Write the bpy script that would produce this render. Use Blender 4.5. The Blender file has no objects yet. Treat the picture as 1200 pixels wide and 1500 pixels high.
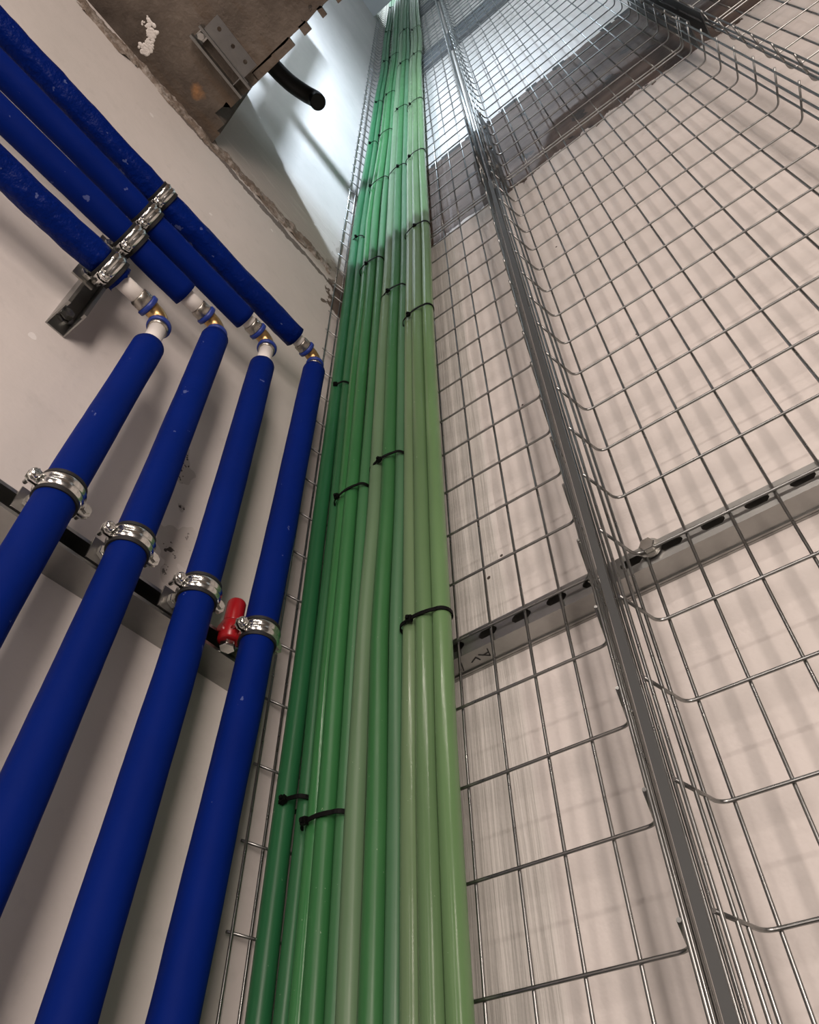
import bpy, bmesh, math, random
from mathutils import Vector, Matrix, noise
C = bpy.context.scene.collection
PI = math.pi
# ------------------------------------------------------------------ camera (eye = world origin, floor 1.35 m below it)
AZ, EL, RO, FPX = .6412, .8534, -.0135, 1076.4
ca, sa, ce, se = math.cos(AZ), math.sin(AZ), math.cos(EL), math.sin(EL)
fwd = Vector((-sa*ce, ca*ce, se)); right = Vector((ca, sa, 0)); up = right.cross(fwd)
r2 = right*math.cos(RO)+up*math.sin(RO); u2 = -right*math.sin(RO)+up*math.cos(RO)
cam = bpy.data.cameras.new('camera'); co = bpy.data.objects.new('camera', cam); C.objects.link(co)
co.matrix_world = Matrix(((r2.x, u2.x, -fwd.x, 0), (r2.y, u2.y, -fwd.y, 0), (r2.z, u2.z, -fwd.z, 0), (0, 0, 0, 1)))
cam.sensor_fit = 'VERTICAL'; cam.sensor_height = 36; cam.lens = FPX/1500*36; cam.clip_start = .02
bpy.context.scene.camera = co
# ------------------------------------------------------------------ world, lamps, exposure
sc = bpy.context.scene
sc.view_settings.view_transform = 'Standard'; sc.view_settings.look = 'None'
sc.view_settings.exposure = 0; sc.view_settings.gamma = 1; sc.view_settings.use_curve_mapping = False
w = bpy.data.worlds.new('world'); sc.world = w; w.use_nodes = True
w.node_tree.nodes['Background'].inputs[0].default_value = (.012, .014, .018, 1)
w.node_tree.nodes['Background'].inputs[1].default_value = 1
def area(name, loc, to, sx, sy, power, col, spread=PI):
    l = bpy.data.lights.new(name, 'AREA'); l.shape = 'RECTANGLE'; l.size = sx; l.size_y = sy
    l.energy = power; l.color = col; l.spread = spread
    o = bpy.data.objects.new(name, l); C.objects.link(o); o.location = loc
    d = Vector(to)-Vector(loc); o.rotation_euler = d.to_track_quat('-Z', 'Y').to_euler()
    return o
# added warm lights behind the camera, unseen: two tall panels and a thin batten
area('added_panel_light', (1.25, -1.35, .30), (.1, .5, .45), .50, 1.8, 58, (1, .85, .77))
area('added_panel_light', (.05, -1.9, .30), (-.1, .5, .45), .45, 1.8, 17, (1, .87, .80))
area('added_streak_light', (.55, -1.30, 1.90), (.55, -.3, .9), 1.9, .03, 10, (1, .88, .80))  # unseen batten light, added to streak the cross wires
# cool lamps on the storeys above
area('upper_lamp', (.50, -1.10, 3.50), (-1.2, -.55, 3.1), .07, .07, 100, (.70, .84, 1), 2.2)
area('upper_lamp', (.9, -2.1, 4.15), (-.1, .6, 4.3), .22, .10, 30, (.72, .87, 1))
area('upper_lamp', (.2, -.9, 8.6), (-.5, .6, 8.2), .4, .4, 90, (.78, .93, 1))

# ------------------------------------------------------------------ materials
def M(name, col=(.5, .5, .5), rough=.5, metal=0, **k):
    m = bpy.data.materials.new(name); m.use_nodes = True
    b = m.node_tree.nodes['Principled BSDF']
    b.inputs['Base Color'].default_value = (*col, 1); b.inputs['Roughness'].default_value = rough; b.inputs['Metallic'].default_value = metal
    for a, v in k.items(): b.inputs[a.replace('_', ' ')].default_value = v
    return m
class N:
    def __init__(s, m): s.t = m.node_tree; s.b = s.t.nodes['Principled BSDF']
    def n(s, ty, **k):
        o = s.t.nodes.new(ty)
        for a, v in k.items(): setattr(o, a, v)
        return o
    def l(s, a, b): s.t.links.new(a, b)
    def pos(s): return s.n('ShaderNodeNewGeometry').outputs['Position']
    def objc(s): return s.n('ShaderNodeTexCoord').outputs['Object']
    def sep(s, v):
        o = s.n('ShaderNodeSeparateXYZ'); s.l(v, o.inputs[0]); return o.outputs
    def mp(s, v, sc): 
        o = s.n('ShaderNodeMapping'); s.l(v, o.inputs[0]); o.inputs['Scale'].default_value = sc; return o.outputs[0]
    def noise(s, v, scale, det=4, ro=.6):
        o = s.n('ShaderNodeTexNoise'); s.l(v, o.inputs['Vector']); o.inputs['Scale'].default_value = scale
        o.inputs['Detail'].default_value = det; o.inputs['Roughness'].default_value = ro; return o.outputs[0]
    def math(s, op, a, b=None, c=None):
        o = s.n('ShaderNodeMath', operation=op)
        for i, v in enumerate((a, b, c)):
            if v is None: continue
            if isinstance(v, (int, float)): o.inputs[i].default_value = v
            else: s.l(v, o.inputs[i])
        return o.outputs[0]
    def ramp(s, v, lo, hi):
        o = s.n('ShaderNodeMapRange'); s.l(v, o.inputs[0]); o.inputs[1].default_value = lo; o.inputs[2].default_value = hi; return o.outputs[0]
    def mix(s, f, a, b):
        o = s.n('ShaderNodeMix', data_type='RGBA')
        if isinstance(f, (int, float)): o.inputs[0].default_value = f
        else: s.l(f, o.inputs[0])
        for i, v in ((6, a), (7, b)):
            if isinstance(v, tuple): o.inputs[i].default_value = (*v, 1)
            else: s.l(v, o.inputs[i])
        return o.outputs[2]
    def bump(s, h, st, dist=.01):
        o = s.n('ShaderNodeBump'); o.inputs['Strength'].default_value = st; o.inputs['Distance'].default_value = dist
        s.l(h, o.inputs['Height']); s.l(o.outputs[0], s.b.inputs['Normal'])
def chips(g, p, scale, thr):
    v = g.n('ShaderNodeTexVoronoi'); g.l(p, v.inputs['Vector']); v.inputs['Scale'].default_value = scale
    d = g.math('ADD', v.outputs['Distance'], g.math('MULTIPLY', g.noise(p, scale*6, 2), .10))
    sel = g.math('GREATER_THAN', g.sep(v.outputs['Color'])[0], .48)
    return g.math('MULTIPLY', g.math('LESS_THAN', d, thr), sel)
PAINT = (.66, .615, .585)
def wall_mat(kind):
    m = M('painted_plaster_'+kind, PAINT, .62); g = N(m); p = g.pos(); x, y, z = g.sep(p)
    base = g.mix(g.ramp(g.noise(p, 3.2, 5), .3, .7), (.70, .65, .615), (.60, .565, .53))
    base = g.mix(g.math('MULTIPLY', g.ramp(g.noise(p, 28, 4), .58, .75), .35), base, (.52, .49, .46))
    h = g.math('ADD', g.noise(p, 9, 5), g.math('MULTIPLY', g.noise(p, 70, 3), .12))
    if kind == 'back':
        st = g.noise(g.mp(p, (60, 60, 1.6)), 1, 4)
        edge = g.ramp(g.math('ADD', x, g.math('MULTIPLY', g.noise(g.mp(p, (4, 4, 1.5)), 2, 3), .03)), -.325, -.335)
        base = g.mix(g.math('MULTIPLY', edge, .75), base, (.50, .485, .45))
        base = g.mix(g.math('MULTIPLY', g.math('MULTIPLY', edge, g.ramp(st, .55, .66)), .5), base, (.66, .64, .61))
        h = g.math('ADD', h, g.math('MULTIPLY', g.math('MULTIPLY', st, edge), 1.6))
        # bare brown slab edge: ragged below, cut straight above
        zz = g.math('ADD', z, g.math('MULTIPLY', g.math('SUBTRACT', g.noise(p, 9, 5, .7), .5), .20))
        lo = g.math('GREATER_THAN', zz, 2.045); hi = g.math('LESS_THAN', g.math('ADD', z, g.math('MULTIPLY', g.noise(p, 30, 2), .02)), 2.745)
        br = g.math('MULTIPLY', lo, hi)
        bc = g.mix(g.ramp(g.noise(g.mp(p, (2, 2, 7)), 2.5, 6), .35, .68), (.060, .037, .026), (.14, .10, .078))
        bc = g.mix(g.math('GREATER_THAN', g.noise(p, 13, 4), .63), bc, (.036, .028, .023))
        base = g.mix(br, base, bc)
        top = g.math('MULTIPLY', g.math('GREATER_THAN', z, 2.715), g.math('LESS_THAN', z, 2.75))
        base = g.mix(g.math('MULTIPLY', top, g.math('GREATER_THAN', g.noise(g.mp(p, (6, 1, 1)), 3, 3), .5)), base, (.03, .027, .024))
        h = g.math('ADD', h, g.math('MULTIPLY', br, g.noise(p, 22, 6)))
    else:
        # corner patch of bare concrete and the band of dirty render over the crack
        pn = g.math('MULTIPLY', g.math('SUBTRACT', g.noise(p, 16, 4), .5), .16)
        cy = g.math('GREATER_THAN', g.math('ADD', y, pn), .567)
        cz = g.math('MULTIPLY', g.math('GREATER_THAN', g.math('ADD', z, pn), 1.86), g.math('LESS_THAN', g.math('ADD', z, pn), 2.29))
        base = g.mix(g.math('MULTIPLY', cy, cz), base, (.15, .118, .095))
        bz = g.math('MULTIPLY', g.ramp(z, 1.99, 2.03), g.ramp(z, 2.42, 2.30))
        base = g.mix(g.math('MULTIPLY', bz, .75), base, (.42, .37, .32))
        stn = g.noise(g.mp(p, (1, 3, 16)), 3, 5)
        base = g.mix(g.math('MULTIPLY', bz, g.math('MULTIPLY', g.ramp(stn, .55, .7), .5)), base, (.62, .58, .52))
        h = g.math('ADD', h, g.math('MULTIPLY', g.math('MULTIPLY', stn, bz), 2.5))
        ck = g.math('ABSOLUTE', g.math('SUBTRACT', z, g.math('ADD', 1.935, g.math('MULTIPLY', g.noise(p, 10, 5, .65), .08))))
        base = g.mix(g.math('MULTIPLY', g.math('LESS_THAN', ck, g.math('MULTIPLY', g.noise(p, 14, 2), .022)), .85), base, (.10, .075, .06))
        # rubbed, chipped area behind the second and third pipe
        reg = g.math('MULTIPLY', g.math('GREATER_THAN', g.noise(p, 7, 3), .52), g.math('MULTIPLY', g.ramp(z, 1.1, .95), g.ramp(z, .60, .72)))
        reg = g.math('MULTIPLY', reg, g.math('MULTIPLY', g.ramp(y, .29, .31), g.ramp(y, .41, .37)))
        base = g.mix(g.math('MULTIPLY', reg, .45), base, (.33, .29, .25))
        base = g.mix(g.math('MULTIPLY', reg, g.math('GREATER_THAN', g.noise(p, 60, 3), .62)), base, (.05, .04, .035))
        base = g.mix(chips(g, p, 6.5, .085), base, (.80, .77, .74))
    ch = chips(g, g.mp(p, (1, 1.2, 1)), 9.5, .082)
    base = g.mix(ch, base, (.05, .038, .03))
    h = g.math('SUBTRACT', h, g.math('MULTIPLY', ch, .6))
    g.l(base, g.b.inputs['Base Color']); g.bump(h, .35 if kind == 'back' else .16, .012)
    return m
m_back = wall_mat('back'); m_left = wall_mat('left')
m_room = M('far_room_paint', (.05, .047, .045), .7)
m_shaft = M('upper_room_paint', (.62, .63, .63), .7)
m_floor = M('grey_floor_screed', (.07, .068, .065), .7)
def conc_mat():
    m = M('brown_concrete', (.15, .12, .1), .75); g = N(m); p = g.pos(); x, y, z = g.sep(p)
    c = g.mix(g.ramp(g.noise(p, 5, 6), .32, .70), (.050, .037, .028), (.19, .155, .125))
    c = g.mix(g.math('MULTIPLY', g.ramp(g.noise(g.mp(p, (9, 1.5, 1)), 2.4, 4), .52, .68), .6), c, (.11, .07, .04))
    c = g.mix(g.math('MULTIPLY', g.math('GREATER_THAN', g.noise(p, 38, 3), .67), g.ramp(x, -.42, -.36)), c, (.035, .028, .022))
    sp = g.n('ShaderNodeVectorMath', operation='DISTANCE'); g.l(p, sp.inputs[0]); sp.inputs[1].default_value = (-.635, .02, 2.0)
    c = g.mix(g.math('MULTIPLY', g.ramp(g.math('ADD', sp.outputs['Value'], g.math('MULTIPLY', g.noise(p, 60, 3), .03)), .036, .018), .65), c, (.42, .20, .07))
    g.l(c, g.b.inputs['Base Color']); g.bump(g.math('ADD', g.noise(p, 12, 6), g.math('MULTIPLY', g.noise(p, 60, 3), .3)), .6, .015)
    return m
m_conc = conc_mat()
def steel(name, col, rough, sc=40, amp=.12):
    m = M(name, col, rough, 1); g = N(m); p = g.objc()
    g.l(g.math('ADD', g.math('MULTIPLY', g.noise(p, sc, 3), amp*2), rough-amp), g.b.inputs['Roughness'])
    g.l(g.mix(g.ramp(g.noise(p, sc*.6, 4), .3, .7), col, tuple(c*.75 for c in col)), g.b.inputs['Base Color'])
    return m
m_wire = steel('zinc_wire', (.33, .335, .325), .30)
m_rail = steel('galvanised_rail', (.40, .40, .385), .38, 25)
m_chrome = steel('bright_zinc', (.80, .80, .77), .2, 60, .06)
m_dull = steel('dull_zinc', (.42, .41, .38), .45, 50)
m_plate = M('grey_splice_steel', (.10, .105, .105), .5, .6)
m_brass = steel('brass', (.62, .40, .17), .34, 60)
m_nickel = steel('nickel_sleeve', (.50, .47, .42), .3, 60)
m_black = M('black_rubber', (.006, .006, .007), .6)
m_tie = M('black_nylon', (.003, .003, .003), .6, Specular_IOR_Level=.15)
m_hose = M('black_conduit', (.010, .010, .010), .40)
m_white = M('white_pipe', (.78, .74, .70), .38)
m_ink = M('marker_ink', (.01, .01, .01), .6)
m_red = M('red_plastic', (.36, .008, .012), .3)
m_blueband = M('blue_plastic', (.012, .035, .23), .4)
def foam(name, col, bumpy):
    m = M(name, col, .62, Specular_IOR_Level=.07); g = N(m); p = g.pos()
    c = g.mix(g.ramp(g.noise(p, 6, 4), .3, .7), col, tuple(v*.8 for v in col))
    sc_ = g.math('GREATER_THAN', g.noise(g.mp(p, (1.3, 1, 1)), 45, 4, .55), .71 if not bumpy else .675)
    c = g.mix(g.math('MULTIPLY', sc_, .28), c, (.25, .30, .55))
    g.l(c, g.b.inputs['Base Color'])
    g.bump(g.math('ADD', g.math('MULTIPLY', g.noise(p, 34 if bumpy else 14, 4), 1), g.math('MULTIPLY', g.noise(p, 260, 2), .05)), .75 if bumpy else .2, .009)
    return m
m_foam = foam('blue_foam_insulation', (.0002, .0125, .150), False)
m_foil = foam('blue_wrinkled_insulation', (.0002, .011, .13), True); m_foil.node_tree.nodes['Principled BSDF'].inputs['Roughness'].default_value = .4
def green(name, col, rough=.36):
    m = M(name, col, .30, Specular_IOR_Level=.5); g = N(m); p = g.objc()
    c = g.mix(g.ramp(g.noise(g.mp(p, (1, 1, .25)), 10, 3), .3, .7), col, tuple(v*.8 for v in col))
    dust = g.math('GREATER_THAN', g.noise(p, 170, 2), .76)
    g.l(g.mix(g.math('MULTIPLY', dust, .35), c, (.5, .6, .45)), g.b.inputs['Base Color'])
    g.bump(g.math('ADD', g.noise(g.mp(p, (1, 1, .12)), 40, 3), g.math('MULTIPLY', g.noise(p, 60, 2), .15)), .12, .005)
    g.l(g.math('ADD', g.math('MULTIPLY', g.noise(p, 20, 3), .18), rough), g.b.inputs['Roughness'])
    return m
# ------------------------------------------------------------------ mesh helpers
def obj(name, bm, m, parent=None, smooth=False, world=True):
    if smooth:
        for f in bm.faces: f.smooth = True
    me = bpy.data.meshes.new(name); bm.normal_update(); bm.to_mesh(me); bm.free()
    me.materials.append(m)
    o = bpy.data.objects.new(name, me); C.objects.link(o)
    if parent:
        if world: me.transform(Matrix.Translation(-parent.location))
        o.parent = parent
    return o
def bx(bm, a, b, mat=None):
    vs = [bm.verts.new((x, y, z)) for x in (a[0], b[0]) for y in (a[1], b[1]) for z in (a[2], b[2])]
    for f in ((0, 1, 3, 2), (4, 6, 7, 5), (0, 4, 5, 1), (2, 3, 7, 6), (0, 2, 6, 4), (1, 5, 7, 3)): bm.faces.new([vs[i] for i in f])
    if mat is not None:
        for v in vs: v.co = mat @ v.co
    return vs
def box(a, b, mat=None):
    bm = bmesh.new(); bx(bm, a, b, mat); return bm
def frame(d, ref):
    d = d.normalized(); a = ref - d*ref.dot(d)
    if a.length < 1e-4: a = d.orthogonal()
    a.normalize(); return a, d.cross(a)
def tb(bm, pts, r, n=8, caps=True, ref=None, rf=None, smooth=True):
    pts = [Vector(p) for p in pts]; rings = []; ref = Vector(ref) if ref else Vector((.31, .77, .55))
    for i, p in enumerate(pts):
        if i == 0: d = pts[1]-p
        elif i == len(pts)-1: d = p-pts[i-1]
        else: d = (pts[i+1]-p).normalized()+(p-pts[i-1]).normalized()
        a, b = frame(d, ref); ref = a
        rr = r[i] if isinstance(r, (list, tuple)) else r
        rings.append([bm.verts.new(p+(a*math.cos(t)+b*math.sin(t))*(rr*(rf(p, t, i) if rf else 1))) for t in (2*PI*k/n for k in range(n))])
    for A, B in zip(rings, rings[1:]):
        for k in range(n):
            f = bm.faces.new((A[k], A[(k+1) % n], B[(k+1) % n], B[k])); f.smooth = smooth
    if caps:
        bm.faces.new(rings[0][::-1]); bm.faces.new(rings[-1])
    return rings
def tube(pts, r, n=8, **k):
    bm = bmesh.new(); tb(bm, pts, r, n, **k); return bm
def prism(bm, prof, a, b):          # profile of (u,v) swept from a to b along an axis; a,b functions of (u,v)
    A = [bm.verts.new(a(u, v)) for u, v in prof]; B = [bm.verts.new(b(u, v)) for u, v in prof]; n = len(prof)
    for k in range(n): bm.faces.new((A[k], A[(k+1) % n], B[(k+1) % n], B[k]))
    bm.faces.new(A[::-1]); bm.faces.new(B)
def hexa(bm, c, ax, r, h, n=6, rot=0):
    c = Vector(c); ax = Vector(ax).normalized(); tb(bm, [c-ax*h/2, c-ax*h*.38, c+ax*h*.38, c+ax*h/2], [r*.93, r, r, r*.93], n, smooth=False)
def empty(name, loc, label, cat, group=None):
    o = bpy.data.objects.new(name, None); C.objects.link(o); o.location = loc; o.empty_display_size = .03
    tag(o, label, cat, group); return o
def tag(o, label, cat, group=None):
    o['label'] = label; o['category'] = cat
    if group: o['group'] = group
    return o
def struct(name, bm, m):
    o = obj(name, bm, m); o['kind'] = 'structure'; return o
def smooth_path(pts, step=.06):
    P = [Vector(p) for p in pts]; out = []
    for i in range(len(P)-1):
        p0 = P[max(i-1, 0)]; p1 = P[i]; p2 = P[i+1]; p3 = P[min(i+2, len(P)-1)]
        n = max(2, int((p2-p1).length/step))
        l1 = (p2-p1).length
        t1 = (p2-p0)*(l1/max((p2-p0).length, 1e-6)); t2 = (p3-p1)*(l1/max((p3-p1).length, 1e-6))
        for k in range(n):
            s = k/n; h = s*s*(3-2*s)
            out.append(p1*(2*s**3-3*s*s+1)+t1*(s**3-2*s*s+s)+p2*(-2*s**3+3*s*s)+t2*(s**3-s*s))
    return out+[P[-1]]

# ------------------------------------------------------------------ the shaft and room shell
WX, WY, FZ, TZ = -.692, .683, -1.35, 9.2
struct('wall_back', box((WX-.12, WY, FZ), (2.2, WY+.15, TZ)), m_back)
struct('wall_left', box((WX-.12, -2.6, FZ), (WX, WY, TZ)), m_left)
struct('wall_right', box((2.05, -2.6, FZ), (2.2, WY, 2.0)), m_room)
struct('wall_rear', box((WX, -2.75, FZ), (2.2, -2.6, 2.0)), m_room)
struct('floor', box((WX-.12, -2.75, FZ-.1), (2.2, WY+.15, FZ)), m_floor)
struct('wall_upper_right', box((2.05, -2.6, 2.55), (2.2, WY, TZ)), m_shaft)
struct('wall_upper_rear', box((WX, -2.75, 2.55), (2.2, -2.6, TZ)), m_shaft)
struct('ceiling_top', box((WX-.12, -2.75, TZ), (2.2, WY+.15, TZ+.1)), m_shaft)
# slab over the room, with its broken, notched free edge
def slab():
    bm = bmesh.new()
    xs = [WX, -.66, -.635, -.61, -.595, -.56, -.50, -.44, -.40, -.383, -.352, -.331, -.296, -.284, -.25, -.232, -.2, -.12, 0, .12, .2, .6, 1.2, 2.05]
    def yedge(x0, x1):
        xm = (x0+x1)/2
        if xm < -.66: return .118
        if xm < -.635: return .108
        if xm < -.595: return .078
        if xm > .12: return .30  # unseen slab extension, shaped to shade the brown band on the back wall
        if xm > -.50: return .074
        return .0925
    pts = []
    for x0, x1 in zip(xs, xs[1:]):
        y = yedge(x0, x1); j = .0015*math.sin(x0*90)
        pts += [(x0, y+j), (x1, y-j)]
    poly = pts+[(2.05, -2.6), (WX, -2.6)]
    n = len(poly)
    L = [bm.verts.new((x, y, 2.0)) for x, y in poly]; U = [bm.verts.new((x, y, 2.55)) for x, y in poly]
    bm.faces.new(L[::-1]); bm.faces.new(U)
    for k in range(n): bm.faces.new((L[k], L[(k+1) % n], U[(k+1) % n], U[k]))
    bmesh.ops.triangulate(bm, faces=[f for f in bm.faces if len(f.verts) > 4])
    return bm
bm_s = slab()
for a_, b_ in ((-.502, -.383), (-.352, -.331), (-.296, -.284), (-.25, .12)): bx(bm_s, (a_, .070, 2.0), (b_, .0925, 2.012))
struct('ceiling_slab', bm_s, m_conc)
struct('ceiling_upper_slab', box((WX, -2.6, 6.85), (2.05, .55, 7.25)), m_shaft)
m_band = M('blue_grey_band', (.17, .18, .19), .6)  # flat blue-grey for the raised bands on the upper back wall
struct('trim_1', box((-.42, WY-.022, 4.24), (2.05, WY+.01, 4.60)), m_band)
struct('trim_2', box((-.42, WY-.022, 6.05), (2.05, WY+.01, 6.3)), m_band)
# broken plaster lip where the slab meets the left wall
def lip():
    bm = bmesh.new(); ny, nz = 220, 14
    g = []
    for i in range(ny+1):
        y = -.75+i*(1.31/ny); row = []
        base = 1.925+.10*max(0, (y+.25))/.83
        nb = noise.fractal(Vector((y*16, 3.1, 0)), 1, 2, 5)*.012
        for j in range(nz+1):
            v = j/nz; z = base+nb*(1-v)+v*(.050)
            t = .0045+.006*noise.fractal(Vector((y*20, z*26, 7)), 1, 2, 4)+.004*noise.noise(Vector((y*90, z*90, 1)))
            gap = noise.noise(Vector((y*9, 0, 5)))
            if v < .35 and gap > .15: t -= .012*(1-v/.35)
            t = max(t, -.002)*(1 if j < nz else 0)-(0 if 0 < j < nz else .004)
            row.append(bm.verts.new((WX+t, y, z)))
        g.append(row)
    for i in range(ny):
        for j in range(nz):
            f = bm.faces.new((g[i][j], g[i+1][j], g[i+1][j+1], g[i][j+1])); f.smooth = True
    return bm
m_lip = M('broken_plaster', (.4, .35, .3), .8)
g = N(m_lip); p = g.pos()
g.l(g.mix(g.ramp(g.noise(p, 40, 5, .7), .46, .66), (.20, .155, .12), (.44, .40, .36)), g.b.inputs['Base Color']); g.bump(g.noise(p, 70, 5), .7, .01)
struct('trim_3', lip(), m_lip)

# ------------------------------------------------------------------ wire baskets
YC, YL, WR = .636, .6395, .0019      # cross wire plane, long wire plane, wire radius
def basket(x0, x1, z0, z1, longs, rows, label, tipl, tipr, fl_l, fl_r):
    root = empty('wire_basket_tray', ((x0+x1)/2, YC, z0), label, 'cable tray', 'vertical wire mesh cable trays')
    cx, cy, cz = root.location; ft = .577
    def arc(xa, ya, xb, yb, xc, yc, n=5):   # quadratic bend
        return [((1-t)**2*xa+2*t*(1-t)*xb+t*t*xc, (1-t)**2*ya+2*t*(1-t)*yb+t*t*yc) for t in (k/n for k in range(n+1))]
    P = [(tipl, ft-.004)]+arc(x0-.002, YC-.013, x0, YC, x0+.012, YC)+arc(x1-.012, YC, x1, YC, x1+.002, YC-.013)+[(tipr, ft-.004)]
    bm = tube([(x-cx, y-cy, 0) for x, y in P], WR, 8, ref=(0, 0, 1))
    me = None
    for k, z in enumerate(rows):
        if k == 0:
            o = obj('cross_wire', bm, m_wire, root, world=False); me = o.data
        else:
            o = bpy.data.objects.new('cross_wire', me); C.objects.link(o); o.parent = root
        o.location = (0, 0, z-cz)
    ml = None
    for x, y in [(x, YL) for x in longs]+fl_l+fl_r:
        if ml is None:
            o = obj('long_wire', tube([(0, 0, 0), (0, 0, z1-z0)], WR, 8), m_wire, root, world=False); ml = o.data
        else:
            o = bpy.data.objects.new('long_wire', ml); C.objects.link(o); o.parent = root
        o.location = (x-cx, y-cy, 0)
    return root
R0 = 1.4046
lower_rows = [R0-.1*i for i in range(-5, 27)]+[1.966]
mid_rows = [1.986+.1*i for i in range(31)]
top_rows = [5.02+.1*i for i in range(38)]
T = [dict(x0=-.672, x1=-.206, tipl=-.6845, tipr=-.190, longs=[-.6518+.05005*k for k in range(10)],
          fl_l=[(-.6815, .5785), (-.6795, .6045)], fl_r=[(-.1885, .5775), (-.1895, .588), (-.191, .599), (-.1935, .611), (-.186, .6345), (-.1815, .6345)], n='left tray holding green cables'),
     dict(x0=-.150, x1=.331, tipl=-.1635, tipr=.344, longs=[-.1384+.05005*k for k in range(10)],
          fl_l=[(-.1605, .5785), (-.1570, .600), (-.1545, .615)], fl_r=[(.3415, .5785), (.338, .600), (.335, .617)], n='middle empty tray'),
     dict(x0=.390, x1=.871, tipl=.3765, tipr=.884, longs=[.4016+.05005*k for k in range(10)],
          fl_l=[(.3795, .5785), (.383, .600), (.386, .617)], fl_r=[(.8815, .5785), (.878, .600), (.875, .617)], n='rightmost tray')]
for t in T:
    n = t.pop('n')
    basket(z0=-1.30, z1=1.972, rows=lower_rows, label='lower wire mesh length of the '+n, **t)
    basket(z0=1.980, z1=5.0, rows=mid_rows, label='wire mesh length above the brown band of the '+n, **t)
    basket(z0=5.008, z1=8.9, rows=top_rows, label='topmost wire mesh length of the '+n, **t)
o = obj('steel_strip', box((-.1805, .5800, -1.3), (-.1715, .5825, 1.88)), m_plate)
tag(o, 'narrow grey steel strip running up between the cable tray and the middle tray', 'steel strip')
# splice plates joining the lengths at the slab
def splice(x, lean, label):
    root = empty('splice_plate', (x, .607, 1.90), label, 'splice plate', 'grey splice plates on the tray sides')
    bm = bmesh.new()
    for y0, y1 in ((.5745, .594), (.600, .637)):
        bx(bm, (x-.0012, y0, 1.90), (x+.0012, y1, 2.52))
    for z in (1.90, 2.10, 2.30, 2.5): bx(bm, (x-.0012, .593, z), (x+.0012, .601, z+.02))
    obj('plate', bm, m_plate, root)
    for z in (1.95, 2.12, 2.32, 2.47):
        b = bmesh.new(); hexa(b, (x+lean*.004, .585, z), (1, 0, 0), .006, .006); obj('bolt', b, m_wire, root)
for x, l, s in ((-.1965, 1, 'dark splice plate at the brown band, right side of the green cable tray'),
                (-.1530, 1, 'dark splice plate at the brown band, left side of the middle tray'),
                (.3465, -1, 'dark splice plate at the brown band, right side of the middle tray'),
                (.3740, 1, 'dark splice plate at the brown band, left side of the rightmost tray')):
    splice(x, l, s)
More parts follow.
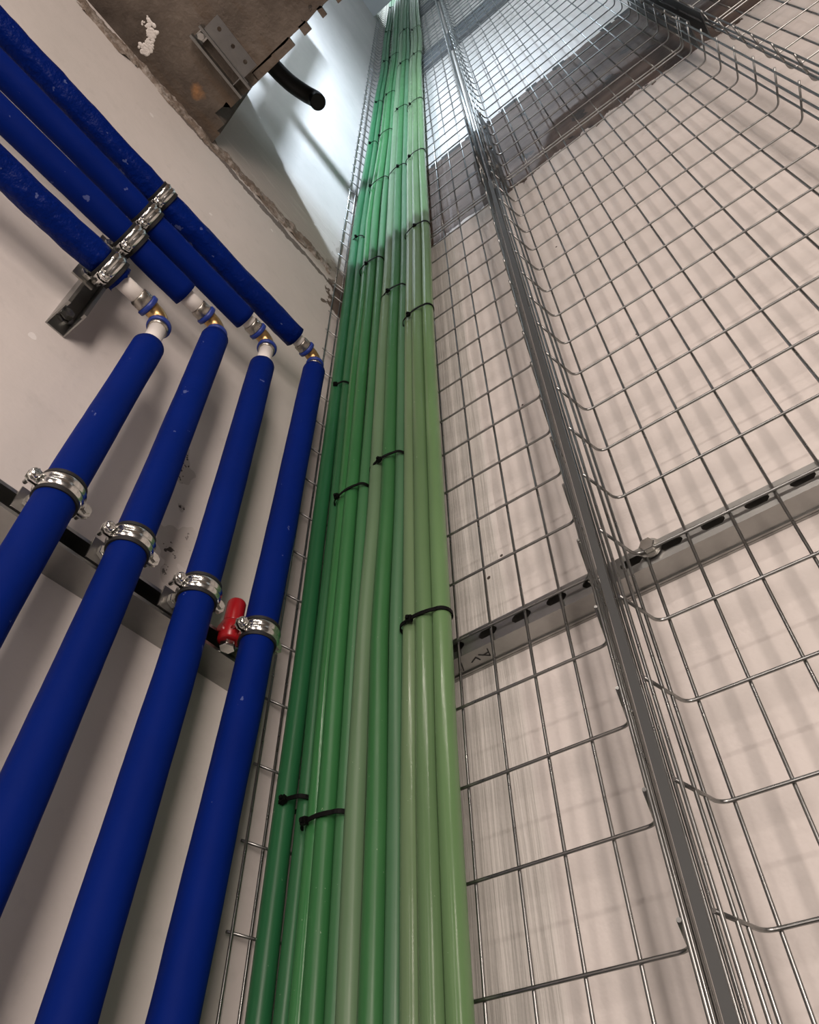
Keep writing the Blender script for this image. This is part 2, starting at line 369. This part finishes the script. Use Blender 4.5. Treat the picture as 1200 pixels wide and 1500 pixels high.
# ------------------------------------------------------------------ slotted rail behind the trays
def slotted_rail():
    root = empty('slotted_rail', (.4, .66, .586), 'long galvanised slotted rail fixed across the back wall behind the wire trays', 'rail')
    x0, x1, z0, z1, yf, yb = -.645, 1.85, .586, .6175, .6430, WY
    bm = bmesh.new(); t = .0022; first = -.6585; ph = .050
    def quad(p): bm.faces.new([bm.verts.new(q) for q in p])
    # front plate: cells with an elongated eight sided hole, doubled for thickness
    k = 0; x = first-.025
    cuts = []
    while x < x1:
        a, b = max(x, x0), min(x+ph, x1)
        if b-a > .04: cuts.append((a, b))
        elif b > a: 
            bx(bm, (a, yf, z0), (b, yf+t, z1))
        x += ph
    zm = .6025; hw, hh, c = .0135, .0060, .0040
    for a, b in cuts:
        xm = (a+b)/2
        hole = [(xm-hw, zm-hh+c), (xm-hw+c, zm-hh), (xm+hw-c, zm-hh), (xm+hw, zm-hh+c), (xm+hw, zm+hh-c), (xm+hw-c, zm+hh), (xm-hw+c, zm+hh), (xm-hw, zm+hh-c)]
        outer = [(a, zm-hh+c), (a, z0), (b, z0), (b, zm-hh+c), (b, zm+hh-c), (b, z1), (a, z1), (a, zm+hh-c)]
        for yy, fl in ((yf, 0), (yf+t, 1)):
            H = [bm.verts.new((u, yy, v)) for u, v in hole]; O = [bm.verts.new((u, yy, v)) for u, v in outer]
            for i in range(8):
                q = (O[i], O[(i+1) % 8], H[(i+1) % 8], H[i]); bm.faces.new(q if not fl else q[::-1])
            if not fl: H0 = H
        for i in range(8): bm.faces.new((H0[i], H0[(i+1) % 8], H[(i+1) % 8], H[i]))
    # top flange, bottom flange with a pressed rib, rear lips
    bx(bm, (x0, yf+t, z1-t), (x1, yb, z1)); bx(bm, (x0, yf+t, z0), (x1, yb, z0+t))
    bx(bm, (x0, yb-.009, z0-.0022), (x1, yb-.006, z0)); bx(bm, (x0, yb-.004, z0-.0012), (x1, yb, z0))
    bx(bm, (x0, yf-.0006, z0-.0010), (x1, yf+.0035, z0+.0012))
    obj('rail_body', bm, m_rail, root)
    bm = bmesh.new()
    def stroke(pts, w=.0014):
        for (xa, ya), (xb, yb_) in zip(pts, pts[1:]):
            d = Vector((xb-xa, yb_-ya, 0)); L = d.length; a = math.atan2(d.y, d.x)
            m = Matrix.Translation((xa, ya, z0-.0004)) @ Matrix.Rotation(a, 4, 'Z')
            bx(bm, (-w/2, -w/2, -.0003), (L+w/2, w/2, .0003), m)
    stroke([(-.415, .669), (-.409, .655)]); stroke([(-.397, .662), (-.388, .657), (-.386, .664)])
    stroke([(-.382, .655), (-.371, .665), (-.367, .652)]); stroke([(-.378, .659), (-.369, .658)])
    obj('marker_writing', bm, m_ink, root)
    # hex bolt with washer fixing the tray
    b = bmesh.new(); hexa(b, (-.132, .6335, .606), (0, 1, 0), .0095, .008)
    o = obj('bolt', b, m_chrome, root)
    b = bmesh.new(); tb(b, [(-.132, .6375, .606), (-.132, .6400, .606)], .0135, 20, smooth=False); 
    tb(b, [(-.132, .6400, .606), (-.132, .662, .606)], .0045, 10); obj('washer', b, m_dull, root)
    b = bmesh.new(); hexa(b, (-.205, .640, .600), (0, 1, 0), .008, .006); obj('bolt', b, m_chrome, root)
    root.rotation_euler = (0, -.013, 0); root.location.z += .0092
slotted_rail()

# ------------------------------------------------------------------ green cables
cols = [(.020, .135, .050), (.030, .145, .055), (.042, .180, .058), (.034, .160, .050), (.052, .170, .068), (.125, .215, .115), (.040, .155, .050),
        (.070, .175, .085), (.150, .235, .120), (.125, .220, .100), (.135, .245, .105)]
LE = [(.10, [-.683, -.650, -.624, -.600, -.576, -.553, -.527, -.500, -.481, -.461, -.436]),
      (.411, [-.684, -.648, -.626, -.604, -.583, -.562, -.528, -.502, -.479, -.457, -.431]),
      (.659, [-.682, -.650, -.630, -.608, -.582, -.559, -.532, -.503, -.476, -.451, -.428]),
      (.963, [-.684, -.650, -.628, -.606, -.580, -.546, -.523, -.497, -.473, -.450, -.425]),
      (1.417, [-.681, -.655, -.630, -.602, -.574, -.539, -.517, -.490, -.472, -.452, -.426]),
      (1.981, [-.680, -.656, -.624, -.596, -.569, -.531, -.509, -.481, -.463, -.439, -.414]),
      (2.45, [-.678, -.656, -.628, -.596, -.566, -.532, -.506, -.478, -.457, -.432, -.407]),
      (3.44, [-.656, -.632, -.592, -.568, -.545, -.518, -.493, -.469, -.443, -.418, -.392]),
      (4.02, [-.648, -.622, -.585, -.561, -.538, -.508, -.485, -.461, -.434, -.410, -.385]),
      (4.85, [-.624, -.600, -.562, -.538, -.516, -.490, -.467, -.444, -.408, -.383, -.359]),
      (5.6, [-.628, -.602, -.556, -.532, -.508, -.486, -.462, -.438, -.404, -.380, -.356]),
      (7.15, [-.603, -.580, -.552, -.528, -.504, -.472, -.446, -.420, -.390, -.366, -.342])]
CRS = [.0138, .0108, .0108, .0125, .0108, .0130, .0130, .0108, .0122, .0130, .0128]
CYS = [.634-r-f for r, f in zip(CRS, [.004, 0, .002, .006, 0, .004, .004, 0, .0015, .005, .001])]
CY = .6215; CR = .0122
def centers(row):
    xs = []
    for x, r in zip(row, CRS):
        a = math.atan2(-x, .62); xs.append(x+r/math.cos(a))
    for _ in range(80):
        for i in range(10):
            rr_ = CRS[i]+CRS[i+1]+.0002; dy = CYS[i+1]-CYS[i]
            m = math.sqrt(rr_*rr_-dy*dy); d = xs[i+1]-xs[i]
            if d < m: xs[i] -= (m-d)/2; xs[i+1] += (m-d)/2
        if xs[0] < -.6650: xs[0] = -.6650
    return xs
LV = [(z, centers(r)) for z, r in LE]
LV.insert(0, (-1.34, LV[0][1])); LV.append((9.15, LV[-1][1]))
def xat(i, z):
    for (z0, a), (z1, b) in zip(LV, LV[1:]):
        if z0 <= z <= z1:
            t = (z-z0)/(z1-z0); t = t*t*(3-2*t)*.5+t*.5; return a[i]+(b[i]-a[i])*t
    return LV[-1][1][i]
ordn = ['first', 'second', 'third', 'fourth', 'fifth', 'sixth', 'seventh', 'eighth', 'ninth', 'tenth', 'eleventh']
desc = ['deep green', 'dark green', 'bright green', 'bright green', 'mid green', 'pale grey green', 'dark green', 'mid green', 'pale green', 'light green', 'light green']
rnd = random.Random(4)
for i in range(11):
    pts = []; z = -1.34; ph = rnd.random()*6
    while z < 9.15:
        pts.append((xat(i, z), CYS[i]-.0008+.0008*math.sin(z*2.3+ph), z)); z += .06
    pts.append((xat(i, 9.15), CYS[i], 9.15))
    o = obj('green_cable', tube(pts, CRS[i], 24, ref=(0, 1, 0)), green('green_sheath_%d' % i, cols[i], .27 if i < 8 and i != 2 else .10))
    lab = ('%s cable running up the tray, %s of eleven counted from the blue pipes' % (desc[i], ordn[i])) if i else 'deep green cable running up the tray, the leftmost one beside the blue pipes'
    if i == 10: lab = 'light green cable running up the tray, the rightmost one beside the open mesh'
    tag(o, lab, 'cable', 'green cables in the wire tray')
# cable ties
def ctie(group, z, name, k, n, hx):
    a, b = group; xa, xb = xat(a, z), xat(b, z)+CRS[b]-.0135; r = .0150; CY = .6185
    gn = {0: 'leftmost pair of green cables', 2: 'second green bunch from the left', 5: 'third green bunch from the left', 8: 'rightmost three green cables'}[a]
    where = 'lowest one' if k == 0 else ('topmost one' if k == n-1 else '%s from the bottom' % ordn[k])
    root = empty('cable_tie', ((xa+xb)/2, CY, z), 'black tie round the %s, %s' % (gn, where), 'cable tie', 'black cable ties on the green cables')
    tilt = rnd.uniform(-.06, .06)
    bm = bmesh.new(); path = []
    for t in range(13): ang = PI/2+PI*t/12; path.append((xa+r*math.cos(ang), CY+r*math.sin(ang)))
    for q in range(1, 8): path.append((xa+(xb-xa)*q/8, CY-r-.0003-(.0035 if b-a > 1 else .001)*math.sin(PI*q/8)))
    for t in range(13): ang = -PI/2+PI*t/12; path.append((xb+r*math.cos(ang), CY+r*math.sin(ang)))
    for q in range(1, 4): path.append((xb-(xb-xa)*q/4, CY+r-.0002))
    n_ = len(path); cx = (xa+xb)/2; rings = []
    for j in range(n_):
        p = Vector((*path[j], 0)); d = Vector((*path[(j+1) % n_], 0))-Vector((*path[j-1], 0)); d.normalize(); nn = Vector((d.y, -d.x, 0))
        zz = z+(p.x-cx)*tilt
        rings.append([bm.verts.new((p.x+nn.x*s*.0008, p.y+nn.y*s*.0008, zz+h*.0028)) for s, h in ((-1, -1), (1, -1), (1, 1), (-1, 1))])
    for j in range(n_):
        A, B = rings[j], rings[(j+1) % n_]
        for q in range(4): bm.faces.new((A[q], A[(q+1) % 4], B[(q+1) % 4], B[q]))
    bmesh.ops.recalc_face_normals(bm, faces=bm.faces)
    obj('strap', bm, m_tie, root)
    bm = bmesh.new(); X = xa+(xb-xa)*hx; zz = z+(X-cx)*tilt
    m = Matrix.Translation((X, CY-r-.003, zz)) @ Matrix.Rotation(rnd.uniform(-.3, .3), 4, 'X') @ Matrix.Rotation(rnd.uniform(-.4, .4), 4, 'Y')
    bx(bm, (-.0042, -.003, -.0045), (.0042, .0036, .0045), m); bx(bm, (-.0022, -.0062, -.002), (.0022, -.0028, .003), m)
    bmesh.ops.bevel(bm, geom=bm.edges[:], offset=.0007, segments=1)
    obj('head', bm, m_tie, root)
for grp, zs, hx in (((0, 1), [.456, 1.441, 2.318, 3.342, 4.034, 4.957, 6.015, 7.117], .45), ((2, 4), [.416, 1.018, 2.026, 2.731, 3.329, 3.998, 4.904], .02),
                    ((5, 7), [1.047, 1.734, 2.697, 3.52, 4.458, 5.425], .35), ((8, 10), [.644, 1.529, 2.03, 2.702, 3.423, 4.394, 5.158], .2)):
    for k, z in enumerate(zs): ctie(grp, z, '', k, len(zs), hx+(.35 if (k % 3 == 2) else 0))

# ------------------------------------------------------------------ blue insulated pipes on the left wall
PX = -.600
pipes = [ # y at elbow, y at clamp, y at bottom, horizontal z, horizontal insulation end y, vertical insulation top z, lumpy
    dict(ye=.186, yc=.176, yb=.166, zh=1.033, yi=.076, zi=.947, h='wrinkled', place='leftmost of four, with its elbow lowest'),
    dict(ye=.273, yc=.271, yb=.255, zh=1.142, yi=.199, zi=1.103, h='smooth', place='second from the left on the left wall'),
    dict(ye=.373, yc=.374, yb=.360, zh=1.240, yi=.313, zi=1.151, h='smooth', place='third from the left on the left wall'),
    dict(ye=.490, yc=.476, yb=.455, zh=1.342, yi=.428, zi=1.295, h='wrinkled', place='rightmost of four, next to the green cables')]
IR = .0222
for k, q in enumerate(pipes):
    root = empty('insulated_pipe', (PX, q['ye'], -1.34), 'blue insulated pipe, %s' % q['place'], 'pipe', 'blue insulated pipes on the left wall')
    vy = [(PX, q['ye'], q['zi']), (PX, q['yc'], .61), (PX, q['yb'], .0), (PX, q['yb']-.01, -.6), (PX, q['yb']-.012, -1.34)]
    s = 11.3*k
    def rf(p, t, i, s=s): return 1+.035*noise.noise(Vector((math.cos(t)*1.3+s, math.sin(t)*1.3, p.z*9)))+.012*noise.noise(Vector((math.cos(t)*4+s, math.sin(t)*4, p.z*40)))
    obj('vertical_insulation', tube(smooth_path(vy, .012), IR, 32, rf=rf, ref=(1, 0, 0)), m_foam, root)
    amp = 1 if q['h'] == 'wrinkled' else .25
    def rh(p, t, i, s=s, amp=amp): return 1+amp*(.085*noise.noise(Vector((math.cos(t)*1.6+s, p.y*22, math.sin(t)*1.6)))+.055*noise.noise(Vector((math.cos(t)*4+s, p.y*70, math.sin(t)*4))))
    hp = [(PX, y, q['zh']+.0025*math.sin(y*7+k)) for y in [q['yi']-.012*j for j in range(int((q['yi']+1.9)/.012))]]
    rad = [IR*(1.03 if k in (0, 3) else 1.0)]*len(hp)
    for j, p in enumerate(hp):       # squeezed where the clamp holds it
        d = abs(p[1]-.087)
        if d < .03: rad[j] = rad[j]*(1-.10*(1-d/.03))
    hs = obj('horizontal_insulation', tube(hp, rad, 32, rf=rh, ref=(1, 0, 0)), m_foil if q['h'] == 'wrinkled' else m_foam, root)
    if k == 0:
        yy = [.098, .102, .107, .112]
        b = bmesh.new(); tb(b, [(PX, y, q['zh']) for y in (.078, .09, .1, .108)], [IR*.8, IR*.86, IR*.92, IR*.95], 32, ref=(1, 0, 0), rf=lambda p, t, i: 1+.10*noise.noise(Vector((math.cos(t)*3, p.y*60, math.sin(t)*3))))
        for v in b.verts:
            if v.co.y > .105: v.co.y += .006*noise.noise(Vector((v.co.x*400, 2, v.co.z*400)))
        obj('insulation_offcut', b, m_foil, root)
    y0 = .10 if k == 0 else q['yi']-.01
    ye, zh = q['ye'], q['zh']
    obj('inner_pipe', tube([(PX, y0, zh), (PX, ye-.040, zh)], .0128, 28), m_white, root)
    obj('inner_pipe', tube([(PX, ye, zh-.028), (PX, ye, q['zi']-.01)], .0128, 28), m_white, root)
    for dirn in ('h', 'v'):
        def P(d): return (PX, ye-d, zh) if dirn == 'h' else (PX, ye, zh-d)
        ds = (.048, .046, .033, .031) if dirn == 'h' else (.034, .032, .027, .026)
        b = bmesh.new(); tb(b, [P(d) for d in ds], [.0138, .0152, .0152, .0142], 28)
        o = obj('press_sleeve', b, m_nickel, root)
        b = bmesh.new(); 
        for d in ((ds[1]-.003, ds[2]+.002) if dirn == 'h' else (ds[1]-.002,)): tb(b, [P(d+.001), P(d), P(d-.001)], [.0152, .0162, .0152], 28)
        obj('sleeve_rib', b, m_nickel, o); 
    for dirn in ('h', 'v'):
        def P(d): return (PX, ye-d, zh) if dirn == 'h' else (PX, ye, zh-d)
        d0, d1 = (.028, .020) if dirn == 'v' else (.032, .024)
        obj('blue_collar', tube([P(d0), P(d0-.001), P(d1+.001), P(d1)], [.0165, .0180, .0180, .0165], 28), m_blueband, root)
    ex = .020; el = [(PX, ye-.028, zh)]+[(PX, ye-ex+ex*math.sin(a), zh-ex+ex*math.cos(a)) for a in (PI/2*t/8 for t in range(9))]+[(PX, ye, zh-.024)]
    b = bmesh.new(); tb(b, el, .0128, 20, ref=(1, 0, 0)); obj('brass_elbow', b, m_brass, root)
# ------------------------------------------------------------------ clamps
def clamp_proto():
    """local frame: pipe axis along Z through the origin, wall towards -X, ears along Y"""
    root = empty('pipe_clamp', (0, 0, 0), 'x', 'pipe clamp', 'zinc pipe clamps round the blue pipes')
    ri = .0236
    def band(a0, a1, r0, r1, hw, rib, m, name):
        bm = bmesh.new(); n = 26; rings = []
        prof = [(r0, -hw), (r1-.0008, -hw), (r1-.0002, -hw*.85), (r1+rib, -hw*.5), (r1, -hw*.1), (r1, hw*.1), (r1+rib, hw*.5), (r1-.0002, hw*.85), (r1-.0008, hw), (r0, hw)]
        for j in range(n+1):
            a = a0+(a1-a0)*j/n; rings.append([bm.verts.new((r*math.cos(a), r*math.sin(a), z)) for r, z in prof])
        for A, B in zip(rings, rings[1:]):
            for q in range(len(prof)):
                f = bm.faces.new((A[q], A[(q+1) % len(prof)], B[(q+1) % len(prof)], B[q])); f.smooth = True
        bm.faces.new(rings[0][::-1]); bm.faces.new(rings[-1])
        return obj(name, bm, m, root, world=False)
    g_ = .12
    for s in (0, 1):
        a0 = -PI/2+g_ if s == 0 else PI/2+g_
        band(a0, a0+PI-2*g_, ri, ri+.0018, .0095, .0019, m_chrome, 'front_band' if s == 0 else 'rear_band')
    bm = bmesh.new(); n = 40; A = []
    for j in range(n):
        a = 2*PI*j/n; A.append([bm.verts.new((r*math.cos(a), r*math.sin(a), z)) for r, z in ((ri-.0016, -.0150), (ri+.0012, -.0150), (ri+.0012, -.0098), (ri-.0002, -.0096), (ri-.0002, .0096), (ri+.0012, .0098), (ri+.0012, .0140), (ri-.0016, .0140))])
    for j in range(n):
        for q in range(8):
            f = bm.faces.new((A[j][q], A[j][(q+1) % 8], A[(j+1) % n][(q+1) % 8], A[(j+1) % n][q])); f.smooth = False
    obj('rubber_liner', bm, m_black, root, world=False)
    for s in (-1, 1):
        bm = bmesh.new()
        for dx in (-.0026, .0026):
            pr = [(ri-.001, -.0085), (ri+.010, -.0085), (ri+.0145, -.0045), (ri+.0145, .0045), (ri+.010, .0085), (ri-.001, .0085)]
            prism(bm, pr, lambda u, v: (dx-.0009, s*u, v), lambda u, v: (dx+.0009, s*u, v))
        bmesh.ops.recalc_face_normals(bm, faces=bm.faces)
        e = obj('ear', bm, m_chrome, root, world=False)
        bm = bmesh.new(); y = s*(ri+.0085)
        tb(bm, [(-.016, y, 0), (.0035, y, 0)], .0026, 10)
        if s < 0:
            tb(bm, [(.0035, y, 0), (.0045, y, 0), (.0075, y, 0), (.0095, y, 0)], [.0058, .0066, .0060, .0035], 18)
            bx(bm, (.0085, y-.0045, -.0006), (.0100, y+.0045, .0006)); bx(bm, (.0085, y-.0006, -.0045), (.0100, y+.0006, .0045))
        else: tb(bm, [(.0035, y, 0), (.0060, y, 0)], .0045, 6, smooth=False)
        obj('screw', bm, m_chrome, root, world=False)
    bm = bmesh.new(); hexa(bm, (-ri-.0055, 0, 0), (1, 0, 0), .0085, .008); obj('boss', bm, m_dull, root, world=False)
    return root
def add_mount(root, local_z, dy, along):
    """threaded rod, nut and channel plate on the rail, in the clamp's local frame"""
    bm = bmesh.new(); pts = [(-.024, 0, 0)]; rr = [.0042]
    for j in range(22): pts.append((-.028-.0008*j, dy*min(1, j/10), local_z*min(1, j/10))); rr.append(.0044 if j % 2 else .0038)
    tb(bm, pts, rr, 10); obj('threaded_rod', bm, m_dull, root, world=False)
    bm = bmesh.new(); hexa(bm, (-.0315, dy, local_z), (1, 0, 0), .0100, .0075); obj('nut', bm, m_chrome, root, world=False)
    bm = bmesh.new(); a, b = (.017, .0155) if along == 'y' else (.0155, .017)
    bx(bm, (-.0385, dy-a, local_z-b), (-.0357, dy+a, local_z+b)); bmesh.ops.bevel(bm, geom=bm.edges[:], offset=.0008, segments=1)
    obj('channel_plate', bm, m_dull, root, world=False)
cl = clamp_proto()
place = ['leftmost', 'second', 'third', 'rightmost']
def copy_tree(o, parent=None):
    c = o.copy(); C.objects.link(c); c.parent = parent
    for ch in list(o.children): copy_tree(ch, c)
    return c
protoA = cl; first = True
protoB = copy_tree(cl)
add_mount(protoA, -.004, -.010, 'y'); add_mount(protoB, .014, 0, 'z')
for k, q in enumerate(pipes):
    o = protoA if k == 0 else copy_tree(protoA)
    o.location = (PX, q['yc'], .610); o.rotation_euler = (0, .06, 0)
    o['label'] = 'zinc clamp on the %s upright blue pipe at the lower rail' % (place[k]+(' from left' if k in (1, 2) else ''))
    o['group'] = 'zinc clamps on the lower rail'
for k, q in enumerate(pipes):
    o = protoB if k == 0 else copy_tree(protoB)
    o.location = (PX, .087, q['zh']+.0025*math.sin(.087*7+k)); o.rotation_euler = (PI/2, 0, 0)
    o['label'] = 'zinc pipe clamp on the short upright rail, %s of four' % ['lowest', 'second from the bottom', 'third from the bottom', 'topmost'][k]
    o['group'] = 'zinc clamps on the short upright rail'
# ------------------------------------------------------------------ open channel rails on the left wall
def channel(name, loc, L, axis, label):
    """open C channel, back on the wall (x = WX), mouth towards +X; runs along Y or Z"""
    root = empty(name, loc, label, 'rail')
    w, t, lip = .0155, .0022, .0045; xb, xf = WX, -.6385
    bm = bmesh.new()
    def b(u0, u1, x0, x1):
        if axis == 'y': bx(bm, (x0, loc[1]-L/2, loc[2]+u0), (x1, loc[1]+L/2, loc[2]+u1))
        else: bx(bm, (x0, loc[1]+u0, loc[2]-L/2), (x1, loc[1]+u1, loc[2]+L/2))
    b(-w, w, xb, xb+t); b(-w, -w+t, xb+t, xf); b(w-t, w, xb+t, xf)
    b(-w+t, -w+lip, xf-t, xf); b(w-lip, w-t, xf-t, xf); b(-w+lip-t, -w+lip, xf-.008, xf-t); b(w-lip, w-lip+t, xf-.008, xf-t)
    obj('rail_body', bm, m_rail, root)
    return root
rl = channel('channel_rail', (WX, -.03, .6015), 1.12, 'y', 'open galvanised channel rail on the left wall behind the upright blue pipes')
ru = channel('channel_rail', (WX, .090, 1.170), .42, 'z', 'short upright galvanised channel rail at the top clamps of the blue pipes')
bm = bmesh.new(); hexa(bm, (WX+.012, .090, .995), (1, 0, 0), .009, .010); tb(bm, [(WX+.002, .09, .995), (WX+.006, .09, .995)], .013, 18, smooth=False)
obj('fixing_bolt', bm, m_chrome, ru)
bm = bmesh.new(); hexa(bm, (WX+.012, .13, .6015), (1, 0, 0), .008, .010); obj('fixing_bolt', bm, m_chrome, rl)
# red plastic cap beside the rightmost pipe
root = empty('red_cap', (-.630, .452, .585), 'small red plastic cap standing at the lower rail beside the rightmost blue pipe', 'plastic cap')
b = bmesh.new(); tb(b, [(-.628, .452, .628), (-.628, .452, .630), (-.628, .452, .662), (-.628, .452, .665)], [.0118, .0125, .0125, .0108], 24)
obj('cap_top', b, m_red, root)
b = bmesh.new(); tb(b, [(-.628, .452, .598), (-.628, .452, .600), (-.628, .452, .625), (-.628, .452, .628)], [.0120, .0150, .0150, .0130], 24)
tb(b, [(-.628, .452, .612), (-.628, .434, .612)], .006, 14)
obj('cap_body', b, m_red, root)
b = bmesh.new(); hexa(b, (-.628, .452, .592), (0, 0, 1), .0105, .009); obj('cap_nut', b, m_chrome, root)

# ------------------------------------------------------------------ bracket under the slab
root = empty('slab_bracket', (-.51, .02, 2.0), 'galvanised channel bracket with a perforated plate fixed under the brown slab', 'bracket')
bm = bmesh.new(); Z1 = 1.998
for x0, x1, zl in ((-.5535, -.5515, 1.972), (-.5235, -.5215, 1.972)):
    bx(bm, (x0, -.068, zl), (x1, .092, Z1))
bx(bm, (-.5515, .060, 1.973), (-.5235, .062, Z1-.002))
bx(bm, (-.5555, -.068, 1.971), (-.5495, .092, 1.9725)); bx(bm, (-.5255, -.068, 1.971), (-.5195, .092, 1.9725))
obj('channel', bm, m_rail, root)
def holed_plate(bm, x0, x1, y0, y1, z0, z1, holes, r):
    ys = [y0]+[(a+b)/2 for a, b in zip(holes, holes[1:])]+[y1]; xm = x0+(x1-x0)*.62; n = 16
    for i, h in enumerate(holes):
        a, b = ys[i], ys[i+1]
        for z, fl in ((z0, 0), (z1, 1)):
            H = []; O = []
            for k in range(n):
                t = 2*PI*k/n; c, s = math.cos(t), math.sin(t)
                H.append(bm.verts.new((xm+r*c, h+r*s, z)))
                m = max(abs(c), abs(s)); c2, s2 = c/m, s/m
                O.append(bm.verts.new((xm+(x1-xm)*c2 if c2 > 0 else xm+(xm-x0)*c2, h+(b-h)*s2 if s2 > 0 else h+(h-a)*s2, z)))
            for k in range(n):
                q = (O[k], O[(k+1) % n], H[(k+1) % n], H[k]); bm.faces.new(q if fl else q[::-1])
            if not fl: H0, O0 = H, O
        for k in range(n):
            bm.faces.new((H0[k], H0[(k+1) % n], H[(k+1) % n], H[k])); bm.faces.new((O0[(k+1) % n], O0[k], O[k], O[(k+1) % n]))
bm = bmesh.new(); holed_plate(bm, -.519, -.475, -.058, .066, 1.9745, 1.9765, [-.036, .006, .045], .0050)
bx(bm, (-.521, -.064, 1.9765), (-.519, .092, Z1))
bx(bm, (-.521, -.050, 1.974), (-.5165, .080, 1.9765))
obj('perforated_plate', bm, m_rail, root)
bm = bmesh.new(); hexa(bm, (-.537, -.052, 1.9845), (0, 0, 1), .009, .012); bx(bm, (-.550, -.062, 1.990), (-.524, -.040, 1.996)); obj('nut', bm, m_chrome, root)
# white plaster splash on the slab
bm = bmesh.new(); rr = random.Random(9)
for k in range(110):
    t = k/109; a = PI*.95*t; cx = -.640+.026*math.cos(a)-.004+rr.gauss(0, .006); cy = -.150+.05*t+.010*math.sin(a*1.5)+rr.gauss(0, .006)
    r = rr.uniform(.0018, .0055)
    m = Matrix.Translation((cx, cy, 2.0003)) @ Matrix.Diagonal((r*rr.uniform(.7, 1.3), r*rr.uniform(.7, 1.5), .0022, 1))
    bmesh.ops.create_icosphere(bm, subdivisions=2, radius=1, matrix=m)
for v in bm.verts: v.co += Vector((noise.noise(v.co*300), noise.noise(v.co*300+Vector((5, 5, 5))), 0))*.0015
tag(obj('plaster_splash', bm, m_white), 'small white splash of plaster stuck under the brown slab', 'plaster splash')
# black conduit end
root = empty('black_conduit', (-.54, -.1, 2.35), 'black curved conduit end poking out past the slab edge over the left wall', 'conduit')
pp = smooth_path([(-.553, -.12, 2.40), (-.545, .00, 2.385), (-.538, .09, 2.375), (-.528, .160, 2.37), (-.509, .214, 2.365), (-.494, .238, 2.352), (-.486, .246, 2.32)], .01)
b = bmesh.new(); R = tb(b, pp, .0225, 28, caps=False); tb(b, pp[::-1], .0195, 28, caps=False)
b.verts.ensure_lookup_table()
obj('conduit_bend', b, m_hose, root)
obj('conduit_plug', tube([Vector(pp[-1])-(Vector(pp[-1])-Vector(pp[-2])).normalized()*.004, Vector(pp[-1])-(Vector(pp[-1])-Vector(pp[-2])).normalized()*.001], .0205, 28), m_black, root)
# unseen bars added upstairs to cast the crossing shadows on the left wall
root = empty('shadow_bars', (-.1, -.45, 2.55), 'unseen steel bars added on the storey above to shadow the left wall', 'shadow bars')
obj('shadow_post', tube([(-.1, -.436, 2.55), (-.1, -.436, 3.75)], .030, 16), m_dull, root)
obj('shadow_crossbar', tube([(-.1, -1.0, 3.158), (-.1, -.19, 3.158)], .026, 16), m_dull, root)
# made-up housings for the added lights, all out of view
def added_panel_light(x, y, rz, wd, label):
    r_ = empty('added_panel_light', (x, y, -1.35), label, 'lamp'); r_.rotation_euler = (0, 0, rz)
    obj('housing', box((-wd/2-.03, -.12, .58), (wd/2+.03, -.03, 2.42)), m_plate, r_, world=False)
    obj('base', box((-.28, -.25, 0), (.28, .1, .03)), m_plate, r_, world=False)
    obj('pole', tube([(0, -.08, .03), (0, -.08, .59)], .02, 12), m_plate, r_, world=False)
added_panel_light(1.25, -1.35, .56, .50, 'tall light panel added unseen behind the camera, the right one')
added_panel_light(.05, -1.90, .08, .45, 'tall light panel added unseen behind the camera, the left one')
r_ = empty('added_batten_lamp', (.55, -1.30, 1.92), 'slim batten lamp added unseen under the room slab', 'lamp')
obj('housing', box((-.45, -1.35, 1.93), (1.55, -1.27, 2.0)), m_plate, r_)
